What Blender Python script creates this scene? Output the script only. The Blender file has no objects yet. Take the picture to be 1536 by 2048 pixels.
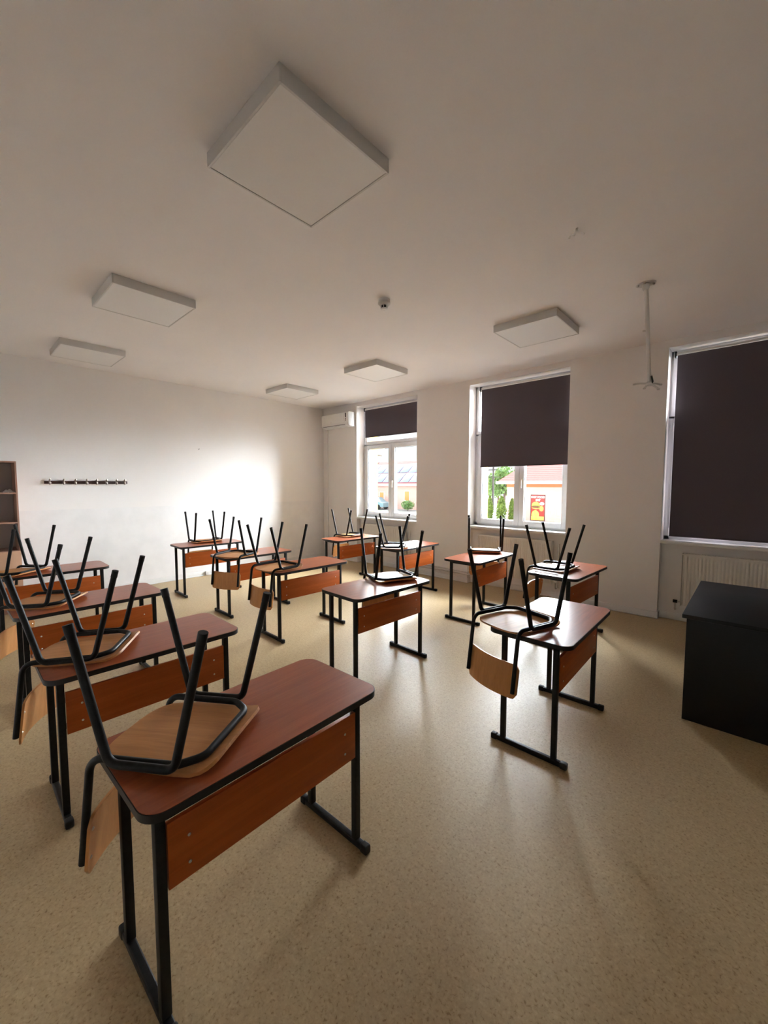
import bpy, bmesh, math, random
from mathutils import Vector, Matrix
random.seed(7)
scene = bpy.context.scene
COL = scene.collection
PI = math.pi

# ------------------------------------------------------------------ camera
F_PX, PITCH, YAW, ROLL = 803.8, -3.886, 47.377, 0.044
CAM = Vector((7.2956, -5.8816, 1.652))
p, y_, r_ = (math.radians(a) for a in (PITCH, YAW, ROLL))
fw = Vector((-math.cos(p) * math.cos(y_), math.cos(p) * math.sin(y_), math.sin(p)))
rt = fw.cross(Vector((0, 0, 1))).normalized()
up = rt.cross(fw)
rt, up = rt * math.cos(r_) + up * math.sin(r_), -rt * math.sin(r_) + up * math.cos(r_)
cd = bpy.data.cameras.new('camera')
cd.sensor_fit = 'HORIZONTAL'
cd.sensor_width = 36.0
cd.lens = F_PX / 1536 * 36.0
cd.clip_start = 0.05
cd.clip_end = 400
cam = bpy.data.objects.new('camera', cd)
COL.objects.link(cam)
M = Matrix((rt, up, -fw)).transposed().to_4x4()
M.translation = CAM
cam.matrix_world = M
scene.camera = cam

# ------------------------------------------------------------------ light
scene.view_settings.view_transform = 'Standard'
scene.view_settings.look = 'None'
scene.view_settings.gamma = 1.0
scene.view_settings.use_curve_mapping = False
scene.view_settings.exposure = 1.0
SKY = 1.6
w = bpy.data.worlds.new('overcast_sky')
scene.world = w
w.use_nodes = True
nt = w.node_tree
nt.nodes.clear()
o = nt.nodes.new('ShaderNodeOutputWorld')
b = nt.nodes.new('ShaderNodeBackground')
tc = nt.nodes.new('ShaderNodeTexCoord')
sp = nt.nodes.new('ShaderNodeSeparateXYZ')
cr = nt.nodes.new('ShaderNodeValToRGB')
cr.color_ramp.elements[0].position = 0.0
cr.color_ramp.elements[0].color = (0.90, 0.97, 0.97, 1)
cr.color_ramp.elements[1].position = 0.6
cr.color_ramp.elements[1].color = (0.86, 0.93, 1.0, 1)
nt.links.new(tc.outputs['Generated'], sp.inputs[0])
nt.links.new(sp.outputs['Z'], cr.inputs[0])
nt.links.new(cr.outputs[0], b.inputs['Color'])
mr = nt.nodes.new('ShaderNodeMapRange')        # sky strength raised behind the building to light house fronts, lowered over the street
mr.inputs['From Min'].default_value = -0.6
mr.inputs['From Max'].default_value = 0.6
mr.inputs['To Min'].default_value = SKY * 1.5
mr.inputs['To Max'].default_value = SKY * 0.42
nt.links.new(sp.outputs['Y'], mr.inputs[0])
nt.links.new(mr.outputs[0], b.inputs['Strength'])
nt.links.new(b.outputs[0], o.inputs[0])

# overcast daylight on the window side
def daylight(name, energy, angle, direction, colour):
    d = bpy.data.lights.new(name, 'SUN')
    d.energy = energy
    d.angle = math.radians(angle)
    d.color = colour
    ob = bpy.data.objects.new(name, d)
    COL.objects.link(ob)
    ob.rotation_euler = Vector(direction).normalized().to_track_quat('-Z', 'Y').to_euler()
    ob.location = (4, 12, 14)
daylight('veiled_sun', 104.0, 108, (0.15, -1.0, -0.03), (0.93, 0.975, 1.05))

# ------------------------------------------------------------------ materials
def mat(name, col, rough=0.5, metal=0.0, spec=0.5, coat=0.0):
    m = bpy.data.materials.new(name)
    m.use_nodes = True
    bs = m.node_tree.nodes['Principled BSDF']
    bs.inputs['Base Color'].default_value = (*col, 1)
    bs.inputs['Roughness'].default_value = rough
    bs.inputs['Metallic'].default_value = metal
    bs.inputs['Specular IOR Level'].default_value = spec
    bs.inputs['Coat Weight'].default_value = coat
    return m

def N(m, t, **kw):
    n = m.node_tree.nodes.new(t)
    for k, v in kw.items():
        if hasattr(n, k):
            setattr(n, k, v)
        else:
            n.inputs[k].default_value = v
    return n

def L(m, a, b):
    m.node_tree.links.new(a, b)

def bsdf(m):
    return m.node_tree.nodes['Principled BSDF']

def ramp(m, stops):
    n = N(m, 'ShaderNodeValToRGB')
    e = n.color_ramp.elements
    e[0].position, e[0].color = stops[0][0], (*stops[0][1], 1)
    e[1].position, e[1].color = stops[-1][0], (*stops[-1][1], 1)
    for pos, c in stops[1:-1]:
        k = e.new(pos)
        k.color = (*c, 1)
    return n

def noisy(name, c1, c2, scale, rough=0.5, stretch=(1, 1, 1), bump=0.0, metal=0.0, spec=0.5, detail=4, lo=0.35, hi=0.65, rvar=0.0):
    m = mat(name, c1, rough, metal, spec)
    t = N(m, 'ShaderNodeTexCoord')
    mp = N(m, 'ShaderNodeMapping')
    mp.inputs['Scale'].default_value = stretch
    nz = N(m, 'ShaderNodeTexNoise', Scale=scale, Detail=detail)
    L(m, t.outputs['Object'], mp.inputs[0])
    L(m, mp.outputs[0], nz.inputs['Vector'])
    rp = ramp(m, [(lo, c1), (hi, c2)])
    L(m, nz.outputs['Fac'], rp.inputs[0])
    L(m, rp.outputs[0], bsdf(m).inputs['Base Color'])
    if bump:
        bp = N(m, 'ShaderNodeBump', Strength=bump, Distance=0.002)
        L(m, nz.outputs['Fac'], bp.inputs['Height'])
        L(m, bp.outputs[0], bsdf(m).inputs['Normal'])
    if rvar:
        mr = N(m, 'ShaderNodeMapRange')
        mr.inputs['To Min'].default_value = rough - rvar
        mr.inputs['To Max'].default_value = rough + rvar
        L(m, nz.outputs['Fac'], mr.inputs[0])
        L(m, mr.outputs[0], bsdf(m).inputs['Roughness'])
    return m

def wall_mat(name, c, band=None):
    m = mat(name, c, 0.75, spec=0.25)
    t = N(m, 'ShaderNodeTexCoord')
    nz = N(m, 'ShaderNodeTexNoise', Scale=1.3, Detail=5)
    L(m, t.outputs['Object'], nz.inputs['Vector'])
    rp = ramp(m, [(0.3, tuple(x * 0.965 for x in c)), (0.7, c)])
    L(m, nz.outputs['Fac'], rp.inputs[0])
    out = rp.outputs[0]
    if band:
        s = N(m, 'ShaderNodeSeparateXYZ')
        L(m, t.outputs['Object'], s.inputs[0])
        cmp_ = N(m, 'ShaderNodeMath', operation='LESS_THAN')
        cmp_.inputs[1].default_value = band[0]
        L(m, s.outputs['Z'], cmp_.inputs[0])
        mx = N(m, 'ShaderNodeMix', data_type='RGBA')
        L(m, cmp_.outputs[0], mx.inputs['Factor'])
        L(m, out, mx.inputs['A'])
        n2 = N(m, 'ShaderNodeTexNoise', Scale=5.0, Detail=5)
        L(m, t.outputs['Object'], n2.inputs['Vector'])
        r2 = ramp(m, [(0.35, tuple(x * 0.95 for x in band[1])), (0.6, band[1])])
        L(m, n2.outputs['Fac'], r2.inputs[0])
        L(m, r2.outputs[0], mx.inputs['B'])
        out = mx.outputs['Result']
    L(m, out, bsdf(m).inputs['Base Color'])
    n3 = N(m, 'ShaderNodeTexNoise', Scale=160.0, Detail=3)
    L(m, t.outputs['Object'], n3.inputs['Vector'])
    bp = N(m, 'ShaderNodeBump', Strength=0.15, Distance=0.002)
    L(m, n3.outputs['Fac'], bp.inputs['Height'])
    L(m, bp.outputs[0], bsdf(m).inputs['Normal'])
    return m

WALLC = (0.88, 0.85, 0.825)
M_wall = wall_mat('cream_wall_paint', WALLC)
M_wall_band = wall_mat('cream_wall_paint_with_lower_band', WALLC, (1.291, (0.85, 0.83, 0.815)))
M_ceil = wall_mat('ceiling_paint', (0.88, 0.85, 0.83))
M_yellow = noisy('yellow_render', (0.60, 0.33, 0.045), (0.64, 0.36, 0.055), 9, 0.85, bump=0.2)
M_white = mat('white_paint', (0.80, 0.79, 0.77), 0.4)
M_pvc = mat('white_pvc', (0.82, 0.83, 0.84), 0.3)
M_gasket = mat('dark_gasket', (0.05, 0.055, 0.06), 0.6)
M_rad = mat('radiator_enamel', (0.78, 0.74, 0.68), 0.35)
M_black = noisy('black_powder_coat', (0.006, 0.006, 0.006), (0.011, 0.011, 0.011), 60, 0.45, bump=0.05, spec=0.18)
M_plug = mat('black_plastic', (0.008, 0.008, 0.008), 0.55, spec=0.25)
M_edge = mat('black_edging', (0.009, 0.008, 0.008), 0.42, spec=0.35)
M_desk_black = noisy('black_laminate', (0.005, 0.005, 0.006), (0.007, 0.007, 0.008), 80, 0.42, spec=0.3)
M_blind = noisy('dark_blind_cloth', (0.098, 0.080, 0.090), (0.114, 0.094, 0.105), 400, 0.9, spec=0.1)
_t = M_blind.node_tree                                # a little daylight seeps through the cloth
_tl = _t.nodes.new('ShaderNodeBsdfTranslucent')
_tl.inputs[0].default_value = (0.42, 0.34, 0.38, 1)
_mx = _t.nodes.new('ShaderNodeMixShader')
_mx.inputs[0].default_value = 0.006
_t.links.new(bsdf(M_blind).outputs[0], _mx.inputs[1])
_t.links.new(_tl.outputs[0], _mx.inputs[2])
_t.links.new(_mx.outputs[0], _t.nodes['Material Output'].inputs[0])
M_steel = mat('bolt_steel', (0.55, 0.52, 0.48), 0.35, 1.0)
M_chrome = mat('hook_metal', (0.50, 0.45, 0.40), 0.28, 1.0)
M_railwood = noisy('dark_rail_wood', (0.030, 0.010, 0.007), (0.050, 0.017, 0.011), 30, 0.45, (1, 1, 12))
M_light = mat('light_housing', (0.66, 0.64, 0.61), 0.45)
M_diff = mat('light_diffuser', (0.80, 0.785, 0.76), 0.4)
M_pipe = mat('painted_pipe', (0.62, 0.58, 0.53), 0.4)
M_dark = mat('dark_slot', (0.02, 0.018, 0.016), 0.6)
M_display = mat('display_strip', (0.05, 0.045, 0.045), 0.25)
M_bookwood = noisy('bookcase_laminate', (0.30, 0.160, 0.110), (0.35, 0.19, 0.13), 8, 0.5, (1, 1, 0.15))
M_bookdoor = noisy('bookcase_door_laminate', (0.40, 0.225, 0.135), (0.45, 0.26, 0.16), 8, 0.5, (1, 1, 0.15))
M_bookback = mat('bookcase_back_board', (0.33, 0.27, 0.245), 0.6)
M_paper = mat('white_paper', (0.80, 0.78, 0.74), 0.7)

def wood(name, c1, c2, rough, axis, bump=0.06, spec=0.5):
    # laminate print: long grain lines with broader tone drift
    m = mat(name, c1, rough, spec=spec)
    t = N(m, 'ShaderNodeTexCoord')
    mp = N(m, 'ShaderNodeMapping')
    st = [22, 22, 22]
    st[axis] = 1.4
    mp.inputs['Scale'].default_value = st
    L(m, t.outputs['Object'], mp.inputs[0])
    oi = N(m, 'ShaderNodeObjectInfo')
    ad = N(m, 'ShaderNodeVectorMath', operation='ADD')
    L(m, mp.outputs[0], ad.inputs[0])
    L(m, oi.outputs['Random'], ad.inputs[1])
    n1 = N(m, 'ShaderNodeTexNoise', Scale=1.6, Detail=6, Distortion=0.8)
    L(m, ad.outputs[0], n1.inputs['Vector'])
    n2 = N(m, 'ShaderNodeTexNoise', Scale=9.0, Detail=3)
    L(m, ad.outputs[0], n2.inputs['Vector'])
    av = N(m, 'ShaderNodeMath', operation='MULTIPLY_ADD')
    av.inputs[1].default_value = 0.4
    L(m, n2.outputs['Fac'], av.inputs[0])
    L(m, n1.outputs['Fac'], av.inputs[2])
    rp = ramp(m, [(0.5, c1), (0.9, c2)])
    L(m, av.outputs[0], rp.inputs[0])
    L(m, rp.outputs[0], bsdf(m).inputs['Base Color'])
    bp = N(m, 'ShaderNodeBump', Strength=bump, Distance=0.002)
    L(m, n1.outputs['Fac'], bp.inputs['Height'])
    L(m, bp.outputs[0], bsdf(m).inputs['Normal'])
    return m

M_top = wood('cherry_laminate', (0.275, 0.060, 0.019), (0.365, 0.088, 0.029), 0.30, 1, bump=0.22, spec=0.4)
M_panel = wood('cherry_panel', (0.335, 0.070, 0.009), (0.42, 0.092, 0.014), 0.45, 1, spec=0.2)
M_seat = wood('plywood_seat', (0.44, 0.190, 0.062), (0.56, 0.255, 0.092), 0.5, 0, spec=0.22)
M_back = wood('plywood_backrest', (0.46, 0.20, 0.060), (0.56, 0.255, 0.085), 0.42, 2, spec=0.35)

def floor_mat():
    m = mat('speckled_beige_vinyl', (0.46, 0.38, 0.26), 0.36, spec=0.30)
    t = N(m, 'ShaderNodeTexCoord')
    n1 = N(m, 'ShaderNodeTexNoise', Scale=95.0, Detail=4, Distortion=0.6)
    n2 = N(m, 'ShaderNodeTexNoise', Scale=38.0, Detail=3)
    n3 = N(m, 'ShaderNodeTexNoise', Scale=1.1, Detail=6)
    for n in (n1, n2, n3):
        L(m, t.outputs['Object'], n.inputs['Vector'])
    r1 = ramp(m, [(0.30, (0.29, 0.19, 0.085)), (0.42, (0.445, 0.325, 0.175)), (0.60, (0.485, 0.358, 0.198)), (0.74, (0.545, 0.41, 0.24))])
    L(m, n1.outputs['Fac'], r1.inputs[0])
    r2 = ramp(m, [(0.35, (0.90, 0.89, 0.87)), (0.65, (1, 1, 1))])
    L(m, n2.outputs['Fac'], r2.inputs[0])
    mx = N(m, 'ShaderNodeMix', data_type='RGBA', blend_type='MULTIPLY')
    mx.inputs['Factor'].default_value = 1.0
    L(m, r1.outputs[0], mx.inputs['A'])
    L(m, r2.outputs[0], mx.inputs['B'])
    r3 = ramp(m, [(0.3, (0.90, 0.90, 0.90)), (0.7, (1, 1, 1))])
    L(m, n3.outputs['Fac'], r3.inputs[0])
    m2 = N(m, 'ShaderNodeMix', data_type='RGBA', blend_type='MULTIPLY')
    m2.inputs['Factor'].default_value = 1.0
    L(m, mx.outputs['Result'], m2.inputs['A'])
    L(m, r3.outputs[0], m2.inputs['B'])
    L(m, m2.outputs['Result'], bsdf(m).inputs['Base Color'])
    mr = N(m, 'ShaderNodeMapRange')
    mr.inputs['To Min'].default_value = 0.34
    mr.inputs['To Max'].default_value = 0.50
    L(m, n3.outputs['Fac'], mr.inputs[0])
    L(m, mr.outputs[0], bsdf(m).inputs['Roughness'])
    bp = N(m, 'ShaderNodeBump', Strength=0.10, Distance=0.002)
    L(m, n2.outputs['Fac'], bp.inputs['Height'])
    L(m, bp.outputs[0], bsdf(m).inputs['Normal'])
    return m
M_floor = floor_mat()

def glass_mat():
    m = bpy.data.materials.new('window_glass')
    m.use_nodes = True
    t = m.node_tree
    t.nodes.clear()
    o = t.nodes.new('ShaderNodeOutputMaterial')
    tr = t.nodes.new('ShaderNodeBsdfTransparent')
    tr.inputs[0].default_value = (0.95, 0.97, 0.965, 1)
    gl = t.nodes.new('ShaderNodeBsdfGlossy')
    gl.inputs['Roughness'].default_value = 0.02
    lw = t.nodes.new('ShaderNodeLayerWeight')
    lw.inputs[0].default_value = 0.5
    pw = t.nodes.new('ShaderNodeMath')
    pw.operation = 'POWER'
    pw.inputs[1].default_value = 4.0
    fr = t.nodes.new('ShaderNodeMath')
    fr.operation = 'MULTIPLY_ADD'
    fr.inputs[1].default_value = 0.85
    fr.inputs[2].default_value = 0.03
    t.links.new(lw.outputs['Facing'], pw.inputs[0])
    t.links.new(pw.outputs[0], fr.inputs[0])
    mx = t.nodes.new('ShaderNodeMixShader')
    t.links.new(fr.outputs[0], mx.inputs[0])
    t.links.new(tr.outputs[0], mx.inputs[1])
    t.links.new(gl.outputs[0], mx.inputs[2])
    t.links.new(mx.outputs[0], o.inputs[0])
    return m
M_glass = glass_mat()

# ------------------------------------------------------------------ mesh helpers
def fillet(pts, r, n=6):
    pts = [Vector(q) for q in pts]
    if r <= 0:
        return pts
    out = [pts[0]]
    for i in range(1, len(pts) - 1):
        a, c, d = pts[i - 1], pts[i], pts[i + 1]
        u, v = (a - c), (d - c)
        lu, lv = u.length, v.length
        u.normalize(); v.normalize()
        ang = u.angle(v)
        if abs(ang - PI) < 0.02:
            out.append(c)
            continue
        t = min(r / math.tan(ang / 2), lu * 0.48, lv * 0.48)
        rr = t * math.tan(ang / 2)
        ctr = c + (u + v).normalized() * (rr / math.sin(ang / 2))
        s, e = c + u * t - ctr, c + v * t - ctr
        for k in range(n + 1):
            f = k / n
            om = s.angle(e)
            q = s if om < 1e-6 else (s * math.sin((1 - f) * om) + e * math.sin(f * om)) / math.sin(om)
            out.append(ctr + q)
    out.append(pts[-1])
    return out

class MB:
    def __init__(self):
        self.bm = bmesh.new()

    def _mi(self, faces, mi):
        for f in faces:
            f.material_index = mi

    def box(self, x0, x1, y0, y1, z0, z1, bevel=0.0, seg=2, mi=0, xf=None):
        g = bmesh.ops.create_cube(self.bm, size=1.0)
        vs = g['verts']
        for v in vs:
            v.co = Vector(((x0 + x1) / 2 + v.co.x * (x1 - x0), (y0 + y1) / 2 + v.co.y * (y1 - y0), (z0 + z1) / 2 + v.co.z * (z1 - z0)))
        fs = list({f for v in vs for f in v.link_faces})
        self._mi(fs, mi)
        if bevel:
            es = list({e for v in vs for e in v.link_edges})
            res = bmesh.ops.bevel(self.bm, geom=es, offset=bevel, segments=seg, affect='EDGES', profile=0.5)
            self._mi(res['faces'], mi)
            vs = list({v for f in res['faces'] for v in f.verts} | {v for v in vs if v.is_valid})
        if xf is not None:
            for v in vs:
                v.co = xf @ v.co
        return self

    def tube(self, pts, r, seg=12, fil=0.0, n=6, closed=False, cap=True, mi=0):
        P = fillet(pts, fil, n) if not closed else [Vector(q) for q in pts]
        m = len(P)
        rad = r if isinstance(r, (list, tuple)) else [r] * m
        if len(rad) != m:
            rad = [rad[0] + (rad[-1] - rad[0]) * i / (m - 1) for i in range(m)]
        T = []
        for i in range(m):
            if closed:
                t = P[(i + 1) % m] - P[i - 1]
            else:
                t = P[min(i + 1, m - 1)] - P[max(i - 1, 0)]
            T.append(t.normalized())
        ref = Vector((0, 0, 1)) if abs(T[0].z) < 0.9 else Vector((1, 0, 0))
        nrm = T[0].cross(ref).normalized()
        rings = []
        for i in range(m):
            nrm = (nrm - T[i] * nrm.dot(T[i])).normalized()
            bn = T[i].cross(nrm)
            rings.append([self.bm.verts.new(P[i] + (nrm * math.cos(2 * PI * k / seg) + bn * math.sin(2 * PI * k / seg)) * rad[i]) for k in range(seg)])
        rng = range(m) if closed else range(m - 1)
        for i in rng:
            a, c = rings[i], rings[(i + 1) % m]
            for k in range(seg):
                f = self.bm.faces.new((a[k], a[(k + 1) % seg], c[(k + 1) % seg], c[k]))
                f.material_index = mi
        if cap and not closed:
            f = self.bm.faces.new(rings[0][::-1]); f.material_index = mi
            f = self.bm.faces.new(rings[-1]); f.material_index = mi
        return self

    def lathe(self, prof, c=(0, 0, 0), seg=24, mi=0, axis='Z'):
        rings = []
        for (rr, z) in prof:
            ring = []
            for k in range(seg):
                a = 2 * PI * k / seg
                q = Vector((rr * math.cos(a), rr * math.sin(a), z))
                if axis == 'X':
                    q = Vector((q.z, q.x, q.y))
                elif axis == 'Y':
                    q = Vector((q.x, q.z, q.y))
                ring.append(self.bm.verts.new(Vector(c) + q))
            rings.append(ring)
        for a, d in zip(rings, rings[1:]):
            for k in range(seg):
                f = self.bm.faces.new((a[k], a[(k + 1) % seg], d[(k + 1) % seg], d[k]))
                f.material_index = mi
        for ring in (rings[0][::-1], rings[-1]):
            try:
                f = self.bm.faces.new(ring); f.material_index = mi
            except ValueError:
                pass
        return self

    def prism(self, outline, z0, z1, mi=0, bevel=0.0):
        a = [self.bm.verts.new((x, y, z0)) for x, y in outline]
        c = [self.bm.verts.new((x, y, z1)) for x, y in outline]
        n = len(a)
        fs = [self.bm.faces.new(a[::-1]), self.bm.faces.new(c)]
        for k in range(n):
            fs.append(self.bm.faces.new((a[k], a[(k + 1) % n], c[(k + 1) % n], c[k])))
        self._mi(fs, mi)
        return self

    def ring(self, o1, o2, z0, z1, mi=0):
        n = len(o1)
        V = [[self.bm.verts.new((x, y, z)) for x, y in oo] for oo, z in ((o1, z0), (o1, z1), (o2, z1), (o2, z0))]
        for i in range(4):
            a, c = V[i], V[(i + 1) % 4]
            for k in range(n):
                f = self.bm.faces.new((a[k], a[(k + 1) % n], c[(k + 1) % n], c[k]))
                f.material_index = mi
        return self

    def poly(self, pts, mi=0):
        f = self.bm.faces.new([self.bm.verts.new(q) for q in pts])
        f.material_index = mi
        return self

    def slab(self, grid, thick, mi=0):
        """grid[i][j] of points -> closed plate of the given thickness along its normals"""
        ni, nj = len(grid), len(grid[0])
        G = [[Vector(q) for q in row] for row in grid]
        def nor(i, j):
            a = G[min(i + 1, ni - 1)][j] - G[max(i - 1, 0)][j]
            c = G[i][min(j + 1, nj - 1)] - G[i][max(j - 1, 0)]
            v = a.cross(c)
            return v.normalized() if v.length > 1e-9 else Vector((0, 0, 1))
        top = [[self.bm.verts.new(G[i][j] + nor(i, j) * thick / 2) for j in range(nj)] for i in range(ni)]
        bot = [[self.bm.verts.new(G[i][j] - nor(i, j) * thick / 2) for j in range(nj)] for i in range(ni)]
        fs = []
        for i in range(ni - 1):
            for j in range(nj - 1):
                fs.append(self.bm.faces.new((top[i][j], top[i + 1][j], top[i + 1][j + 1], top[i][j + 1])))
                fs.append(self.bm.faces.new((bot[i][j], bot[i][j + 1], bot[i + 1][j + 1], bot[i + 1][j])))
        rim = [(i, 0) for i in range(ni)] + [(ni - 1, j) for j in range(1, nj)] + [(i, nj - 1) for i in range(ni - 2, -1, -1)] + [(0, j) for j in range(nj - 2, 0, -1)]
        for k in range(len(rim)):
            (i, j), (i2, j2) = rim[k], rim[(k + 1) % len(rim)]
            fs.append(self.bm.faces.new((top[i][j], bot[i][j], bot[i2][j2], top[i2][j2])))
        self._mi(fs, mi)
        return self

    def build(self, name, mats, parent=None, label=None, kind=None, angle=38):
        bmesh.ops.recalc_face_normals(self.bm, faces=self.bm.faces[:])
        me = bpy.data.meshes.new(name)
        self.bm.to_mesh(me)
        self.bm.free()
        for m in (mats if isinstance(mats, (list, tuple)) else [mats]):
            me.materials.append(m)
        for pl in me.polygons:
            pl.use_smooth = True
        me.set_sharp_from_angle(angle=math.radians(angle))
        ob = bpy.data.objects.new(name, me)
        COL.objects.link(ob)
        if parent:
            ob.parent = parent
        if label:
            ob['label'] = label
        if kind:
            ob['kind'] = kind
        return ob

def tag(ob, label, cat, group=None):
    ob['label'] = label
    ob['category'] = cat
    if group:
        ob['group'] = group
    return ob

def thing(name, label, cat, loc=(0, 0, 0), rz=0.0, group=None):
    ob = bpy.data.objects.new(name, None)
    ob.empty_display_size = 0.1
    COL.objects.link(ob)
    ob.location = loc
    ob.rotation_euler = (0, 0, rz)
    return tag(ob, label, cat, group)

def struct_empty(name, loc=(0, 0, 0)):
    ob = bpy.data.objects.new(name, None)
    ob.empty_display_size = 0.1
    COL.objects.link(ob)
    ob.location = loc
    ob['kind'] = 'structure'
    return ob

def copy_tree(ob, parent=None):
    c = ob.copy()
    COL.objects.link(c)
    if parent:
        c.parent = parent
    for ch in list(ob.children):
        copy_tree(ch, c)
    return c

def place_all(proto, rows, group):
    """rows: (x, y, z, rz, label); the first row moves the thing itself"""
    src = [proto] + [copy_tree(proto) for _ in rows[1:]]
    for ob, (x, y, z, rz, label) in zip(src, rows):
        ob.location = (x, y, z)
        ob.rotation_euler = (0, 0, rz)
        ob['label'] = label
        ob['group'] = group
    return src

def round_rect(hx, hy, r, n=8):
    out = []
    for cx, cy, a0 in ((hx - r, hy - r, 0), (-hx + r, hy - r, 90), (-hx + r, -hy + r, 180), (hx - r, -hy + r, 270)):
        for k in range(n + 1):
            a = math.radians(a0 + 90 * k / n)
            out.append((cx + r * math.cos(a), cy + r * math.sin(a)))
    return out

# ------------------------------------------------------------------ room shell
ZC = 3.36
WIN = [(1.10, 2.70), (3.79, 5.36), (6.475, 8.05)]     # openings in the window wall
ZS, ZT = 0.97, 3.275                                   # sill, head
XF, YN = 9.4, -6.7                                     # far right end wall and near wall
WY1, WY2 = 0.30, 0.60                                  # end of inner layer, outer face
NICHE = 0.10

MB().box(-0.3, XF + 0.3, YN - 0.3, NICHE + 0.02, -0.12, 0).build('floor', M_floor, kind='structure')
MB().box(-0.3, XF + 0.3, YN - 0.3, WY2, ZC, ZC + 0.15).build('ceiling', M_ceil, kind='structure')
MB().box(-0.3, 0, YN, WY2, 0, ZC).build('wall_left', M_wall_band, kind='structure')
MB().box(XF, XF + 0.3, YN, WY2, 0, ZC).build('wall_front', M_wall, kind='structure')
MB().box(-0.3, XF + 0.3, YN - 0.3, YN, 0, ZC).build('wall_near', M_wall, kind='structure')
b = MB()
edges = [0.0] + [v for wv in WIN for v in wv] + [XF]
for i in range(0, len(edges), 2):
    b.box(edges[i], edges[i + 1], 0, WY1, 0, ZC)
for x0, x1 in WIN:
    b.box(x0, x1, 0, WY1, ZT, ZC)                      # lintel
    b.box(x0, x1, NICHE, WY1, 0, ZS - 0.03)            # parapet at the back of the niche
b.build('wall_right', M_wall, kind='structure')
b = MB()
for i in range(0, len(edges), 2):
    b.box(edges[i] - (0.04 if i else 0.3), edges[i + 1] + (0.04 if i < 6 else 0.3), WY1, WY2, -1.3, ZC + 0.6)
for x0, x1 in WIN:
    b.box(x0 + 0.04, x1 - 0.04, WY1 + 0.002, WY2, -1.3, ZS - 0.02)
    b.box(x0 + 0.04, x1 - 0.04, WY1 + 0.002, WY2, ZT - 0.04, ZC + 0.6)
b.build('wall_outside', M_yellow, kind='structure')

# skirting
def skirt(bm, x0, x1, y0, y1):
    bm.box(x0, x1, y0, y1, 0, 0.085, 0.006)
b = MB(); b.box(0, 0.014, YN, 0, 0, 0.085, 0.005).box(0.0, 0.022, YN, 0, 0, 0.02, 0.006)
b.build('baseboard_left', M_white, kind='structure')
b = MB()
for i in range(0, len(edges), 2):
    x0, x1 = edges[i], edges[i + 1]
    b.box(x0 + (0.022 if i == 0 else -0.012), x1 + 0.012, -0.014, 0.0, 0, 0.085, 0.005)
    b.box(x0 + (0.022 if i == 0 else -0.016), x1 + 0.016, -0.022, 0.0, 0, 0.02, 0.006)
for x0, x1 in WIN:
    b.box(x0, x1, NICHE - 0.014, NICHE, 0, 0.085, 0.005)
    b.box(x0, x0 + 0.012, 0, NICHE - 0.014, 0, 0.085)
    b.box(x1 - 0.012, x1, 0, NICHE - 0.014, 0, 0.085)
b.build('baseboard_right', M_white, kind='structure')

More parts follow.
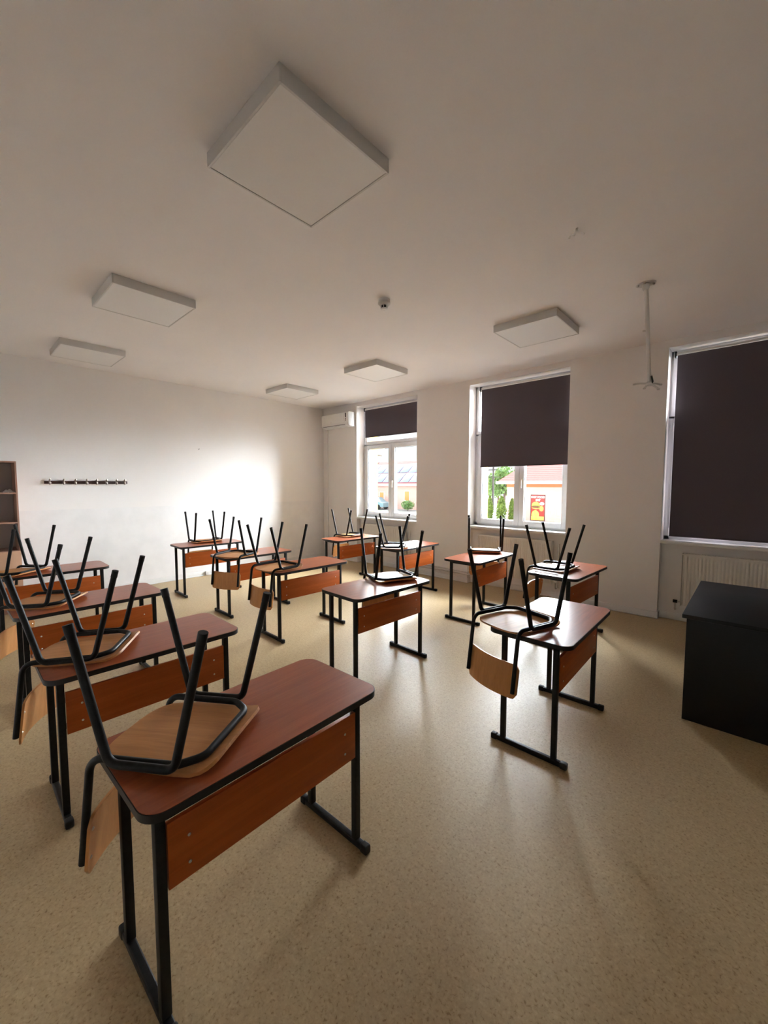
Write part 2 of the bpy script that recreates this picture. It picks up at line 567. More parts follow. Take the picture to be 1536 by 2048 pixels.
# windows
def make_window(n, x0, x1, transom=(2.475, 2.495)):
    root = struct_empty('window_%d' % n, ((x0 + x1) / 2, 0.22, ZS))
    ox, oy, oz = root.location
    def B():
        return MB()
    def rel(bm, a, c, d, e, f, g, bev=0.004, mi=0):
        bm.box(a - ox, c - ox, d - oy, e - oy, f - oz, g - oz, bev, 2, mi)
    fwid = 0.06
    yA, yB = 0.22, 0.295
    f = B()
    rel(f, x0, x0 + fwid, yA, yB, ZS, transom[1])
    rel(f, x1 - fwid, x1, yA, yB, ZS, transom[1])
    rel(f, x0, x0 + 0.03, yA, yB, transom[1], ZT)
    rel(f, x1 - 0.03, x1, yA, yB, transom[1], ZT)
    rel(f, x0, x1, yA, yB, ZT - fwid, ZT)
    rel(f, x0, x1, yA, yB, ZS, ZS + 0.05)
    rel(f, x0, x1, yA, yB, transom[0] - 0.01, transom[1] + 0.01)
    f.build('window_frame', M_pvc, root)
    mid = (x0 + x1) / 2
    def sash(a, c, z0, z1, name='sash', w_=0.078):
        s = B()
        ya, yb = yA - 0.022, yB - 0.01
        rel(s, a, a + w_, ya, yb, z0, z1)
        rel(s, c - w_, c, ya, yb, z0, z1)
        rel(s, a + w_, c - w_, ya, yb, z0, z0 + w_)
        rel(s, a + w_, c - w_, ya, yb, z1 - w_, z1)
        so = s.build(name, M_pvc, root)
        g = B()
        for (q0, q1, z2, z3) in ((a + w_, a + w_ + 0.006, z0 + w_, z1 - w_), (c - w_ - 0.006, c - w_, z0 + w_, z1 - w_), (a + w_, c - w_, z0 + w_, z0 + w_ + 0.006), (a + w_, c - w_, z1 - w_ - 0.006, z1 - w_)):
            rel(g, q0, q1, ya + 0.02, ya + 0.05, z2, z3, 0)
        g.build('gasket', M_gasket, so)
        gl = B()
        rel(gl, a + w_, c - w_, ya + 0.033, ya + 0.037, z0 + w_, z1 - w_, 0)
        gl.build('pane', M_glass, so)
        return so
    sash(x0 + 0.055, mid - 0.002, ZS + 0.035, transom[0])
    s2 = sash(mid + 0.002, x1 - 0.055, ZS + 0.035, transom[0])
    inset = 0.022 if n > 1 else 0.055                     # the far window's fanlight has the wider profile
    sash(x0 + inset, x1 - inset, transom[1], ZT - 0.03, 'fanlight', 0.042 if n > 1 else 0.06)
    h = B()
    hx, hz = mid + 0.045 - ox, 1.72 - oz
    hy = yA - 0.022 - oy
    h.box(hx - 0.014, hx + 0.014, hy - 0.01, hy, hz - 0.035, hz + 0.035, 0.004)
    h.tube([(hx, hy, hz + 0.01), (hx, hy - 0.034, hz + 0.01), (hx, hy - 0.036, hz - 0.12)], 0.009, 10, 0.015)
    h.build('handle', M_white, s2)
    hg = B()
    for hz_ in (ZS + 0.10, transom[0] - 0.12):
        hg.tube([(x0 + 0.052 - ox, hy - 0.008, hz_ - oz - 0.045), (x0 + 0.052 - ox, hy - 0.008, hz_ - oz + 0.045)], 0.008, 10)
    hg.build('hinge', M_white, root)
    sl = B()
    rel(sl, x0 + 0.001, x1 - 0.001, -0.012, yA - 0.001, ZS - 0.03, ZS + 0.004, 0.006)
    sl.build('window_sill', M_white, root)
    es = B()
    rel(es, x0 + 0.055, x1 - 0.055, WY1 + 0.002, WY2 + 0.04, ZS - 0.02, ZS + 0.012, 0.003)
    es.build('outside_sill', M_pvc, root)
    return root
for i, (x0, x1) in enumerate(WIN):
    make_window(i + 1, x0, x1)

# ------------------------------------------------------------------ roller blinds
def blind(x0, x1, zbot, label, ztop=3.20):
    yb = 0.135
    t = thing('roller_blind', label, 'roller blind', ((x0 + x1) / 2, yb, ztop), group='dark roller blinds in the windows')
    h = (x1 - x0) / 2
    drop = zbot - ztop
    g = [[(-h + 2 * h * i / 10, 0.002 * math.sin(i * 1.3 + j) * (j / 8), drop * j / 8) for j in range(9)] for i in range(11)]
    cl = MB().slab(g, 0.0015).build('cloth', M_blind, t)
    MB().tube([(-h, 0, drop - 0.006), (h, 0, drop - 0.006)], 0.009, 10).build('bottom_bar', M_blind, t)
    MB().tube([(-h - 0.012, 0.02, 0.016), (h + 0.012, 0.02, 0.016)], 0.022, 16).build('roller', M_white, t)
    for s in (-1, 1):
        MB().box(s * (h + 0.02) - 0.009, s * (h + 0.02) + 0.009, -0.012, 0.05, -0.02, 0.05, 0.004).build('bracket', M_plug, t)
    MB().tube([(h + 0.012, -0.004, 0.01), (h + 0.012, -0.006, -0.9)], 0.0022, 6).build('pull_chain', M_white, t)
    return t
blind(1.22, 2.64, 2.645, 'short dark roller blind pulled a third down the window beside the air conditioner')
blind(3.935, 5.325, 1.955, 'dark roller blind pulled halfway down the middle window above the red-roofed view')
blind(6.545, 7.99, 1.035, 'dark roller blind drawn fully down behind the black teacher desk')

# ------------------------------------------------------------------ radiators
def radiator(x0, x1, label, valve_left):
    z0, z1 = 0.20, 0.84
    ya, yb = 0.002, 0.072
    xm = (x0 + x1) / 2
    t = thing('radiator', label, 'radiator', (xm, 0.04, z0), group='white panel radiators in the window niches')
    h = (x1 - x0) / 2
    hz = z1 - z0
    # fluted front panel
    nfl = int((x1 - x0) / 0.0335)
    rows = []
    for k in range(nfl * 6 + 1):
        x = -h + 0.012 + (2 * h - 0.024) * k / (nfl * 6)
        ph = (k % 6) / 6
        d = 0.011 * (0.5 - 0.5 * math.cos(2 * PI * ph)) ** 1.6
        row = []
        for (zz, amp) in ((0.012, 0), (0.035, 0), (0.05, 1), (hz - 0.055, 1), (hz - 0.04, 0), (hz - 0.006, 0)):
            row.append((x, ya - 0.04 + 0.004 + d * amp - 0.0035 * amp, zz))
        rows.append(row)
    MB().slab(rows, 0.002).build('front_panel', M_rad, t)
    MB().box(-h + 0.012, h - 0.012, 0.026, 0.034, 0.012, hz - 0.006, 0.003).build('rear_panel', M_rad, t)
    g = MB()
    g.box(-h, h, ya - 0.04, ya - 0.036, hz - 0.02, hz, 0.001).box(-h, h, 0.03, 0.036, hz - 0.02, hz, 0.001)
    nb = int((x1 - x0) / 0.03)
    for k in range(nb + 1):
        xx = -h + 0.004 + (2 * h - 0.008) * k / nb
        g.box(xx - 0.004, xx + 0.004, ya - 0.037, 0.032, hz - 0.006, hz)
    g.build('top_grille', M_rad, t)
    for s in (-1, 1):
        MB().box(min(s * h, s * (h - 0.004)), max(s * h, s * (h - 0.004)), ya - 0.04, 0.036, 0.0, hz, 0.001).build('side_cover', M_rad, t)
    s = -1 if valve_left else 1
    v = MB()
    v.tube([(s * (h - 0.004), 0.0, 0.045), (s * (h + 0.05), 0.0, 0.045), (s * (h + 0.05), 0.0, -0.06), (s * (h + 0.05), 0.045, -0.06)], 0.009, 10, 0.02)
    v.build('pipe', M_pipe, t)
    MB().tube([(s * (h + 0.03), 0, 0.045), (s * (h + 0.072), 0, 0.045)], 0.019, 14).build('valve', M_plug if valve_left else M_white, t)
    return t
radiator(1.21, 2.41, 'white panel radiator below the window next to the air conditioner', False)
radiator(3.98, 5.18, 'white panel radiator below the half-covered middle window', False)
radiator(6.70, 7.90, 'white panel radiator behind the black teacher desk', True)

# riser beside radiators, and heating pipes running along the wall between the niches
for xr, lab in ((2.50, 'white vertical heating pipe at the right end of the far radiator'), (5.262, 'white vertical heating pipe at the right end of the middle radiator')):
    b = MB(); b.tube([(xr, 0.06, 0.80), (xr, 0.06, 0.155)], 0.012, 10)
    tag(b.build('riser_pipe', M_pipe), lab, 'pipe', 'vertical heating pipes')
for zz, lab in ((0.19, 'upper of two long heating pipes above the skirting under the windows'), (0.145, 'lower of two long heating pipes above the skirting under the windows')):
    b = MB(); b.tube([(2.50 if zz < .17 else 2.45, 0.06, zz), (2.66, 0.06, zz), (2.66, -0.03, zz), (3.83, -0.03, zz), (3.83, 0.06, zz), (3.95, 0.06, zz)], 0.011, 10, 0.02)
    tag(b.build('heating_pipe', M_pipe), lab, 'pipe', 'heating pipes along the window wall')

# ------------------------------------------------------------------ air conditioner in the corner
t = thing('air_conditioner', 'white split air conditioner high on the wall in the room corner', 'air conditioner', (0.63, 0, 2.875))
prof = [(0, 0.0), (0, 0.290), (-0.17, 0.290), (-0.192, 0.284), (-0.20, 0.268), (-0.201, 0.06), (-0.195, 0.03), (-0.165, 0.004), (-0.10, 0.0)]
def extrude_x(prof, x0, x1, name, m, parent, **k):
    bm = MB()
    a = [bm.bm.verts.new((x0, yy, zz)) for yy, zz in prof]
    c = [bm.bm.verts.new((x1, yy, zz)) for yy, zz in prof]
    n = len(a)
    bm.bm.faces.new(a); bm.bm.faces.new(c[::-1])
    for i in range(n):
        bm.bm.faces.new((a[i], a[(i + 1) % n], c[(i + 1) % n], c[i]))
    return bm.build(name, m, parent, angle=50, **k)
extrude_x(prof, -0.435, 0.435, 'body', M_white, t)
MB().box(-0.425, 0.30, -0.209, -0.2, 0.075, 0.272, 0.003).build('front_panel', M_white, t)
MB().box(0.305, 0.43, -0.209, -0.2, 0.075, 0.272, 0.003).build('end_panel', M_white, t)
MB().box(-0.38, 0.32, -0.19, -0.10, -0.004, 0.008, 0.003).build('louver', M_white, t)
MB().box(-0.39, 0.33, -0.1985, -0.185, 0.028, 0.036).build('outlet_slot', M_dark, t)
MB().box(0.345, 0.372, -0.212, -0.208, 0.17, 0.262, 0.001).build('display_strip', M_display, t)
lb = MB()
for k, zz in enumerate((0.145, 0.115)):
    lb.box(0.346, 0.37, -0.2115, -0.2085, zz - 0.009, zz + 0.009, 0.001)
lb.build('sticker', M_display, t)
MB().box(-0.13, -0.09, -0.2105, -0.2085, 0.098, 0.106).build('badge', M_steel, t)
b = MB(); b.box(0.115, 0.175, -0.03, -0.0005, 0.085, 2.88, 0.006)
tag(b.build('pipe_duct', M_wall), 'wall-coloured vertical pipe duct running down from the air conditioner', 'duct')

# ------------------------------------------------------------------ ceiling lights
def light_panel():
    t = thing('ceiling_light', '', 'ceiling light')
    h, d = 0.333, 0.075
    b = MB()
    fr = 0.012
    b.box(-h, h, -h, -h + fr, -d, 0, 0.002).box(-h, h, h - fr, h, -d, 0, 0.002)
    b.box(-h, -h + fr, -h + fr, h - fr, -d, 0, 0.002).box(h - fr, h, -h + fr, h - fr, -d, 0, 0.002)
    b.box(-h + fr, h - fr, -h + fr, h - fr, -0.02, 0)
    b.build('housing', M_light, t)
    MB().box(-h + fr + 0.002, h - fr - 0.002, -h + fr + 0.002, h - fr - 0.002, -d + 0.003, -d + 0.008).build('diffuser', M_diff, t)
    return t
LG = 'square white panel lights on the ceiling'
place_all(light_panel(), [
    (5.47, -4.555, ZC, 0, 'large square white ceiling light nearest the camera, above the front left desks'),
    (3.06, -4.56, ZC, 0, 'square white ceiling light second in the left row, above the left wall side desks'),
    (0.95, -4.575, ZC, 0, 'square white ceiling light farthest left, above the coat hook rail'),
    (5.48, -1.475, ZC, 0, 'square white ceiling light in front of the middle window, left of the projector mount'),
    (3.10, -1.50, ZC, 0, 'square white ceiling light between the smoke detector and the far window'),
    (1.07, -1.57, ZC, 0, 'square white ceiling light nearest the room corner with the air conditioner'),
], LG)

# ------------------------------------------------------------------ smoke detector, anchor, projector mount
t = thing('smoke_detector', 'small round white smoke detector in the middle of the ceiling', 'smoke detector', (4.69, -3.05, ZC))
MB().lathe([(0.055, 0), (0.055, -0.018), (0.05, -0.022)], seg=28).build('base', M_light, t)
MB().lathe([(0.058, -0.022), (0.058, -0.036), (0.045, -0.05), (0.036, -0.052)], seg=28).build('body', M_light, t)
b = MB(); b.lathe([(0.026, -0.05), (0.026, -0.078)], seg=20)
b.build('sensor_chamber', M_dark, t)
for k in range(6):
    a = k * PI / 3
    b = MB()
    b.box(0.029 * math.cos(a) - 0.003, 0.029 * math.cos(a) + 0.003, 0.029 * math.sin(a) - 0.003, 0.029 * math.sin(a) + 0.003, -0.08, -0.05)
    b.build('cage_rib', M_light, t)
MB().lathe([(0.034, -0.078), (0.034, -0.084), (0.02, -0.09), (0.02, -0.088)], seg=24).build('cap', M_white, t)

t = thing('ceiling_wire', 'torn white wire ends sticking out of the ceiling right of the large light', 'wire', (6.344, -2.95, ZC))
for k, (dx, dy, ln) in enumerate(((0.02, 0.01, 0.05), (-0.02, -0.014, 0.06), (0.005, -0.03, 0.045), (-0.012, 0.02, 0.03))):
    b = MB(); b.tube([(0.004 * k - 0.006, 0, 0.0), (dx * 0.5, dy * 0.5, -ln * 0.6), (dx * 1.6, dy * 1.4, -ln * 0.75), (dx * 2.2, dy * 1.2, -ln)], 0.0045, 8, 0.008)
    b.build('wire_end', M_paper, t)

t = thing('projector_mount', 'empty white projector ceiling mount with leaning pole and splayed arms', 'projector mount', (6.535, -1.765, ZC))
MB().lathe([(0.028, 0), (0.028, -0.03), (0.022, -0.05)], seg=18).build('collar', M_light, t)
b = MB()
b.prism([(0.075 * math.cos(a), 0.055 * math.sin(a)) for a in [2 * PI * k / 24 for k in range(24)]], -0.006, 0)
b.build('ceiling_plate', M_light, t)
for (sx, sy) in ((-0.055, -0.02), (0.055, 0.02), (0.0, -0.045)):
    b = MB()
    b.lathe([(0.009, -0.006), (0.009, -0.016), (0.004, -0.018)], (sx, sy, 0), 10)
    b.build('screw', M_steel, t)
lean = Vector((0.058, 0.0, -0.86))
b = MB(); b.tube([lean * 0.03, lean * 0.52], 0.0175, 16); b.build('upper_pole', M_light, t)
b = MB(); b.tube([lean * 0.44, lean * 0.98], 0.0145, 16); b.build('lower_pole', M_light, t)
b = MB(); b.tube([lean * 0.46 + Vector((-0.03, -0.02, 0)), lean * 0.46], 0.006, 8); b.build('clamp_screw', M_steel, t)
e = lean * 0.98
b = MB(); b.lathe([(0.012, 0.02), (0.03, 0.0), (0.03, -0.015), (0.012, -0.02)], e, 18); b.build('hub', M_light, t)
for k, (ax, ay, az) in enumerate(((-0.105, -0.03, 0.012), (0.075, -0.06, -0.06), (0.07, 0.07, 0.0), (-0.05, 0.085, -0.01))):
    b = MB()
    q = Vector((ax, ay, az))
    b.tube([e + q * 0.2, e + q * 0.6, e + q + Vector((0, 0, -0.006))], 0.0075, 8, 0.02)
    b.lathe([(0.012, 0.004), (0.012, -0.008)], e + q + Vector((0, 0, -0.006)), 10)
    b.build('arm', M_light, t)
b = MB(); b.tube([e + Vector((0.015, -0.01, 0.06)), e + Vector((0.026, -0.014, 0.01)), e + Vector((0.014, -0.012, -0.015))], 0.007, 8, 0.01)
b.build('tilt_bolt', M_dark, t)

# ------------------------------------------------------------------ things on the left wall
t = thing('coat_rail', 'dark wooden coat rail with eight metal hooks on the left wall', 'coat rail', (0, -4.453, 1.682))
MB().box(0.0005, 0.02, -0.505, 0.505, -0.021, 0.021, 0.003).build('board', M_railwood, t)
for k, yy in enumerate((-0.445, -0.29, -0.155, -0.02, 0.1, 0.225, 0.355, 0.465)):
    b = MB()
    b.box(0.02, 0.024, yy - 0.011, yy + 0.011, -0.032, 0.040, 0.002)
    b.tube([(0.023, yy, 0.012), (0.045, yy, 0.016), (0.062, yy, 0.04)], 0.007, 8, 0.012)
    b.lathe([(0.003, -0.011), (0.012, -0.005), (0.012, 0.005), (0.003, 0.011)], (0.062, yy, 0.042), 10)
    b.tube([(0.023, yy, -0.014), (0.05, yy, -0.03), (0.062, yy, -0.012)], 0.007, 8, 0.012)
    b.lathe([(0.003, -0.011), (0.012, -0.005), (0.012, 0.005), (0.003, 0.011)], (0.062, yy, -0.008), 10)
    b.build('hook', M_chrome, t)
b = MB(); b.tube([(-0.002, -2.819, 2.273), (0.03, -2.819, 2.277), (0.034, -2.819, 2.285)], 0.0042, 8, 0.003)
tag(b.build('nail', M_railwood), 'small dark nail in the bare left wall above the far desks', 'nail')
t = thing('wall_socket', 'small white socket low on the left wall skirting behind the far left desks', 'socket', (0.014, -2.74, 0.045))
MB().box(0, 0.03, -0.035, 0.035, -0.03, 0.035, 0.006).build('housing', M_white, t)
b = MB()
for s in (-1, 1):
    b.lathe([(0.003, 0.0295), (0.003, 0.0315)], (0, s * 0.009, 0.002), 8, axis='X')
b.build('pin_hole', M_dark, t)

# bookcase at the far left
t = thing('bookcase', 'tall wood-laminate bookcase with open shelves against the left wall at the picture edge', 'bookcase', (0.2, -5.70, 0))
hx, hy, H_ = 0.19, 0.43, 1.945
MB().box(-hx, hx, hy - 0.018, hy, 0, H_, 0.001).build('side_panel', M_bookwood, t)
MB().box(-hx, hx, -hy, -hy + 0.018, 0, H_, 0.001).build('side_panel', M_bookwood, t)
MB().box(-hx, hx, -hy + 0.018, hy - 0.018, H_ - 0.018, H_, 0.001).build('top_panel', M_bookwood, t)
MB().box(-hx, -hx + 0.006, -hy + 0.018, hy - 0.018, 0.05, H_ - 0.018).build('back_panel', M_bookback, t)
MB().box(-hx + 0.01, hx - 0.02, -hy + 0.018, hy - 0.018, 0.0, 0.06).build('plinth', M_bookwood, t)
for zz in (1.53, 1.155, 0.79):
    MB().box(-hx + 0.006, hx - 0.005, -hy + 0.018, hy - 0.018, zz, zz + 0.018, 0.001).build('shelf', M_bookwood, t)
for s in (-1, 1):
    a, c = sorted((s * 0.002, s * (hy - 0.003)))
    dr = MB().box(hx - 0.004, hx + 0.014, a, c, 0.065, 0.80, 0.002).build('door', M_bookdoor, t)
    MB().tube([(hx + 0.014, s * 0.04, 0.52), (hx + 0.035, s * 0.04, 0.53), (hx + 0.035, s * 0.04, 0.62), (hx + 0.014, s * 0.04, 0.63)], 0.004, 8, 0.01).build('handle', M_steel, dr)
# crumpled papers on its upper shelf
for k, (yy, s1, lab) in enumerate(((-5.345, 0.055, 'crumpled white paper on the upper bookcase shelf near the right side panel'), (-5.50, 0.065, 'larger crumpled white paper on the upper bookcase shelf at the picture edge'))):
    rnd = random.Random(k + 3)
    g = [[((i / 7 - 0.5) * 0.20, (j / 7 - 0.5) * s1 * 2, 0.012 + rnd.random() * 0.045 * math.sin(PI * i / 7) * math.sin(PI * j / 7) + 0.008 * rnd.random()) for j in range(8)] for i in range(8)]
    ob = MB().slab(g, 0.002).build('crumpled_paper', M_paper, angle=15)
    ob.location = (0.26, yy, 1.537)
    tag(ob, lab, 'paper')

# ------------------------------------------------------------------ teacher's desk
t = thing('teacher_desk', 'black teacher desk at the right edge below the covered window', 'desk', (7.30, -1.79, 0))
hx, hy = 0.335, 0.665
MB().box(-hx, hx, -hy, hy, 0.728, 0.756, 0.004).build('desktop', M_desk_black, t)
MB().box(-hx + 0.025, hx - 0.02, -hy + 0.022, -hy + 0.042, 0.0, 0.728, 0.001).build('end_panel', M_desk_black, t)
MB().box(-hx + 0.025, hx - 0.02, hy - 0.042, hy - 0.022, 0.0, 0.728, 0.001).build('end_panel', M_desk_black, t)
MB().box(-hx + 0.03, -hx + 0.05, -hy + 0.042, hy - 0.042, 0.05, 0.728, 0.001).build('front_panel', M_desk_black, t)

# ------------------------------------------------------------------ school desks
def school_desk():
    t = thing('school_desk', '', 'school desk')
    hl, hd, z0, z1 = 0.475, 0.252, 0.724, 0.75
    inner = round_rect(hd - 0.003, hl - 0.003, 0.062)
    outer = round_rect(hd, hl, 0.065)
    top = MB().prism(inner, z0 + 0.001, z1).build('tabletop', M_top, t)
    MB().ring(inner, outer, z0, z1 - 0.0012).build('edge_band', M_edge, top, label='black edging strip')
    lx = (0.157, -0.160)
    for s in (-1, 1):
        for x in lx:
            MB().box(x - 0.015, x + 0.015, s * 0.4105 - 0.015, s * 0.4105 + 0.015, 0.034, z0 - 0.0005, 0.003).build('leg', M_black, t)
        MB().box(lx[1] + 0.015, lx[0] - 0.015, s * 0.4105 - 0.0125, s * 0.4105 + 0.0125, z0 - 0.026, z0 - 0.0005, 0.002).build('top_rail', M_black, t)
        ft = MB().box(-0.215, 0.212, s * 0.4105 - 0.0145, s * 0.4105 + 0.0145, 0.004, 0.035, 0.006, 3).build('foot', M_black, t)
        for (a, c) in ((-0.238, -0.198), (0.195, 0.236)):
            MB().box(a, c, s * 0.4105 - 0.0175, s * 0.4105 + 0.0175, 0.0, 0.039, 0.008, 3).build('end_cap', M_plug, ft)
    pn = MB().box(0.156, 0.174, -0.3925, 0.3925, 0.436, 0.645, 0.001).build('modesty_panel', M_panel, t)
    for s in (-1, 1):
        for z in (0.484, 0.573):
            MB().lathe([(0.0052, 0.174), (0.0052, 0.1752), (0.003, 0.177)], (0, s * 0.33, z), 12, axis='X').build('bolt', M_steel, pn)
    for s in (-1, 1):
        for z in (0.47, 0.60):
            MB().box(0.140, 0.156, min(s * 0.37, s * 0.396), max(s * 0.37, s * 0.396), z - 0.012, z + 0.012, 0.001).build('bracket', M_black, t)
    return t
R_ = math.radians
DESKS = dict(
    A=(5.876, -5.101, 1.6, 'cherry-topped school desk nearest the camera, filling the lower left'),
    B=(4.719, -5.148, -0.25, 'cherry-topped school desk directly behind the nearest one in the left row'),
    C=(3.434, -5.150, 0.8, 'cherry-topped school desk third from the front in the left row'),
    D=(1.824, -5.165, -0.6, 'cherry-topped school desk at the back of the left row, beside the bookcase'),
    N=(6.330, -3.120, 0.93, 'cherry-topped school desk with glare on its top, left of the black teacher desk'),
    E=(4.817, -3.267, -2.17, 'cherry-topped school desk in the centre of the room, right behind the nearest desk'),
    F=(3.540, -3.165, -1.6, 'cherry-topped school desk just left of the central desk and one row further back'),
    G=(2.393, -3.154, -0.65, 'cherry-topped school desk second from the back in the middle row'),
    H=(1.059, -3.169, -1.92, 'cherry-topped school desk at the very back of the middle row, near the left wall'),
    M=(5.864, -1.386, -3.0, 'cherry-topped school desk by the bare wall right of the middle window'),
    K=(4.761, -1.322, 0.15, 'cherry-topped school desk in front of the middle window radiator'),
    J=(3.496, -1.211, -1.5, 'cherry-topped school desk by the wall just right of the far window, with an orange panel'),
    I=(2.223, -1.206, -1.78, 'cherry-topped school desk in the far corner below the air conditioner'),
)
place_all(school_desk(), [(x, y, 0, R_(a), lab) for (x, y, a, lab) in DESKS.values()], 'single school desks in three rows')

# ------------------------------------------------------------------ upturned chairs
def chair():
    t = thing('school_chair', '', 'chair')
    # seat: face down on the tabletop, front edge curling up
    ws = [(-0.215, 0.045), (-0.212, 0.085), (-0.204, 0.118), (-0.190, 0.145), (-0.165, 0.168), (-0.12, 0.183), (-0.05, 0.192), (0.03, 0.197), (0.10, 0.198), (0.15, 0.196), (0.18, 0.19), (0.198, 0.178), (0.208, 0.162), (0.213, 0.14)]
    g = []
    for x, hw in ws:
        row = []
        for j in range(13):
            v = -1 + 2 * j / 12
            yy = v * hw
            z = 0.0062 + 0.006 * max(0, 1 - (yy / 0.19) ** 2) * max(0, 1 - (x / 0.2) ** 2)
            if x > 0.13:
                z += 0.024 * ((x - 0.13) / 0.083) ** 2
            row.append((x, yy, z))
        g.append(row)
    MB().slab(g, 0.011).build('seat', M_seat, t, angle=50)
    # bent tube: both uprights and the loop under the seat
    zf = 0.030
    ptsL = [(-0.243, 0.192, -0.338), (-0.197, 0.190, zf), (0.10, 0.187, zf), (0.165, 0.135, zf + 0.001)]
    pts = ptsL + [(x, -y, z) for x, y, z in ptsL[::-1]]
    fr = MB().tube(pts, 0.0125, 12, 0.055, 7).build('frame', M_black, t)
    for sl in (-1, 1):
        for sf in (-1, 1):
            lg = MB().tube([(0, sl * 0.211, zf + 0.002), (sf * 0.112, sl * 0.211, zf + 0.002), (sf * 0.224, sl * 0.217, 0.468)], 0.0135, 12, 0.04, 6).build('leg', M_black, t)
            d = Vector((sf * 0.112, sl * 0.006, 0.438)).normalized()
            e = Vector((sf * 0.224, sl * 0.217, 0.468))
            MB().tube([e - d * 0.03, e + d * 0.004], 0.0148, 12).build('end_cap', M_plug, lg)
    # bowed plywood backrest
    g = []
    zlo, zhi, hw = -0.378, -0.172, 0.205
    cr_ = 0.03
    for j in range(25):
        yy = -hw + 2 * hw * j / 24
        dd = max(0, abs(yy) - (hw - cr_)) / cr_
        cut = cr_ * (1 - math.sqrt(max(0, 1 - dd * dd)))
        row = []
        for k in range(9):
            zz = (zlo + cut) + (zhi - zlo - 2 * cut) * k / 8
            ux = -0.197 - 0.046 * (zf - zz) / (zf + 0.338)
            row.append((ux + 0.0195 - 0.034 * (1 - (yy / 0.19) ** 2), yy, zz))
        g.append(row)
    bk = MB().slab(g, 0.0095).build('backrest', M_back, t, angle=50)
    for s in (-1, 1):
        for zz in (-0.215, -0.315):
            ux = -0.197 - 0.046 * (zf - zz) / (zf + 0.338)
            MB().lathe([(0.006, 0.0), (0.006, 0.0015), (0.003, 0.0035)], (ux + 0.0195 + 0.004, s * 0.188, zz), 10, axis='X').build('rivet', M_steel, bk)
    return t
CHAIRS = dict(
    A=(5.824, -5.344, 34.5, 'upturned school chair on the nearest desk, legs up in the left foreground'),
    B=(4.657, -5.405, 58.0, 'upturned school chair on the second desk of the left row, behind the foreground chair'),
    C=(3.345, -5.408, 55.0, 'upturned school chair on the third desk of the left row'),
    D=(1.803, -5.437, 38.4, 'upturned school chair on the last left-row desk, in front of the bookcase'),
    N=(6.181, -3.375, 72.6, 'upturned school chair right of centre, its orange backrest hanging in front of a desk'),
    E=(4.743, -3.010, -21.3, 'upturned school chair on the central desk, sitting at its right end'),
    F=(3.523, -3.484, 92.5, 'upturned school chair on the desk left of the central one'),
    G=(2.462, -3.406, 114.2, 'upturned chair, second from back in the middle row, its backrest facing the camera'),
    H=(0.905, -3.129, -1.9, 'upturned school chair on the rearmost middle-row desk, before the left wall'),
    M=(5.736, -1.465, -1.1, 'upturned school chair on the desk by the wall right of the middle window'),
    K=(4.646, -0.983, -59.1, 'upturned school chair on the desk in front of the middle window radiator'),
    J=(3.488, -1.548, 36.3, 'upturned school chair on the desk with the orange panel right of the far window'),
    I=(2.070, -1.095, 6.0, 'upturned school chair on the corner desk below the air conditioner'),
)
place_all(chair(), [(x, y, 0.7503, R_(a), lab) for (x, y, a, lab) in CHAIRS.values()], 'school chairs turned upside down on the desks')

# ------------------------------------------------------------------ outside
GZ = -1.2
M_ground = noisy('pale_pavement', (0.25, 0.25, 0.25), (0.29, 0.288, 0.285), 3, 0.9)
M_grass = noisy('grass', (0.05, 0.10, 0.025), (0.08, 0.14, 0.04), 14, 0.9)
M_pink = noisy('pink_render', (0.68, 0.42, 0.37), (0.72, 0.46, 0.41), 4, 0.9)
M_orange = mat('orange_render', (0.60, 0.20, 0.08), 0.85)
M_gutter = mat('white_fascia', (0.75, 0.74, 0.73), 0.5)
M_shutter = mat('orange_shutter', (0.62, 0.24, 0.06), 0.6)
M_solar = mat('solar_cells', (0.20, 0.23, 0.33), 0.35)
M_bark = mat('bark', (0.10, 0.07, 0.05), 0.9)
M_leaf = noisy('thuja_leaf', (0.13, 0.20, 0.035), (0.24, 0.32, 0.07), 6, 0.8)
M_leaf2 = noisy('tree_leaf', (0.09, 0.19, 0.05), (0.17, 0.28, 0.08), 5, 0.8)
M_concrete = mat('tarred_pole', (0.055, 0.05, 0.045), 0.9)
M_wire = mat('black_wire', (0.05, 0.05, 0.05), 0.6)
M_unit = mat('outdoor_unit_enamel', (0.45, 0.42, 0.30), 0.5)
M_red = mat('sign_red', (0.62, 0.04, 0.03), 0.5)
M_signwhite = mat('sign_white', (0.85, 0.84, 0.84), 0.5)
M_signdark = mat('sign_dark', (0.10, 0.05, 0.05), 0.5)
M_bun = mat('bun_orange', (0.70, 0.36, 0.10), 0.6)
M_patty = mat('patty_brown', (0.20, 0.08, 0.03), 0.6)
M_fries = mat('fries_yellow', (0.78, 0.58, 0.12), 0.6)
M_lettuce = mat('lettuce_green', (0.30, 0.42, 0.08), 0.6)
M_cyan = mat('car_blue', (0.16, 0.26, 0.30), 0.35)
M_carglass = mat('car_glass', (0.05, 0.06, 0.07), 0.1)

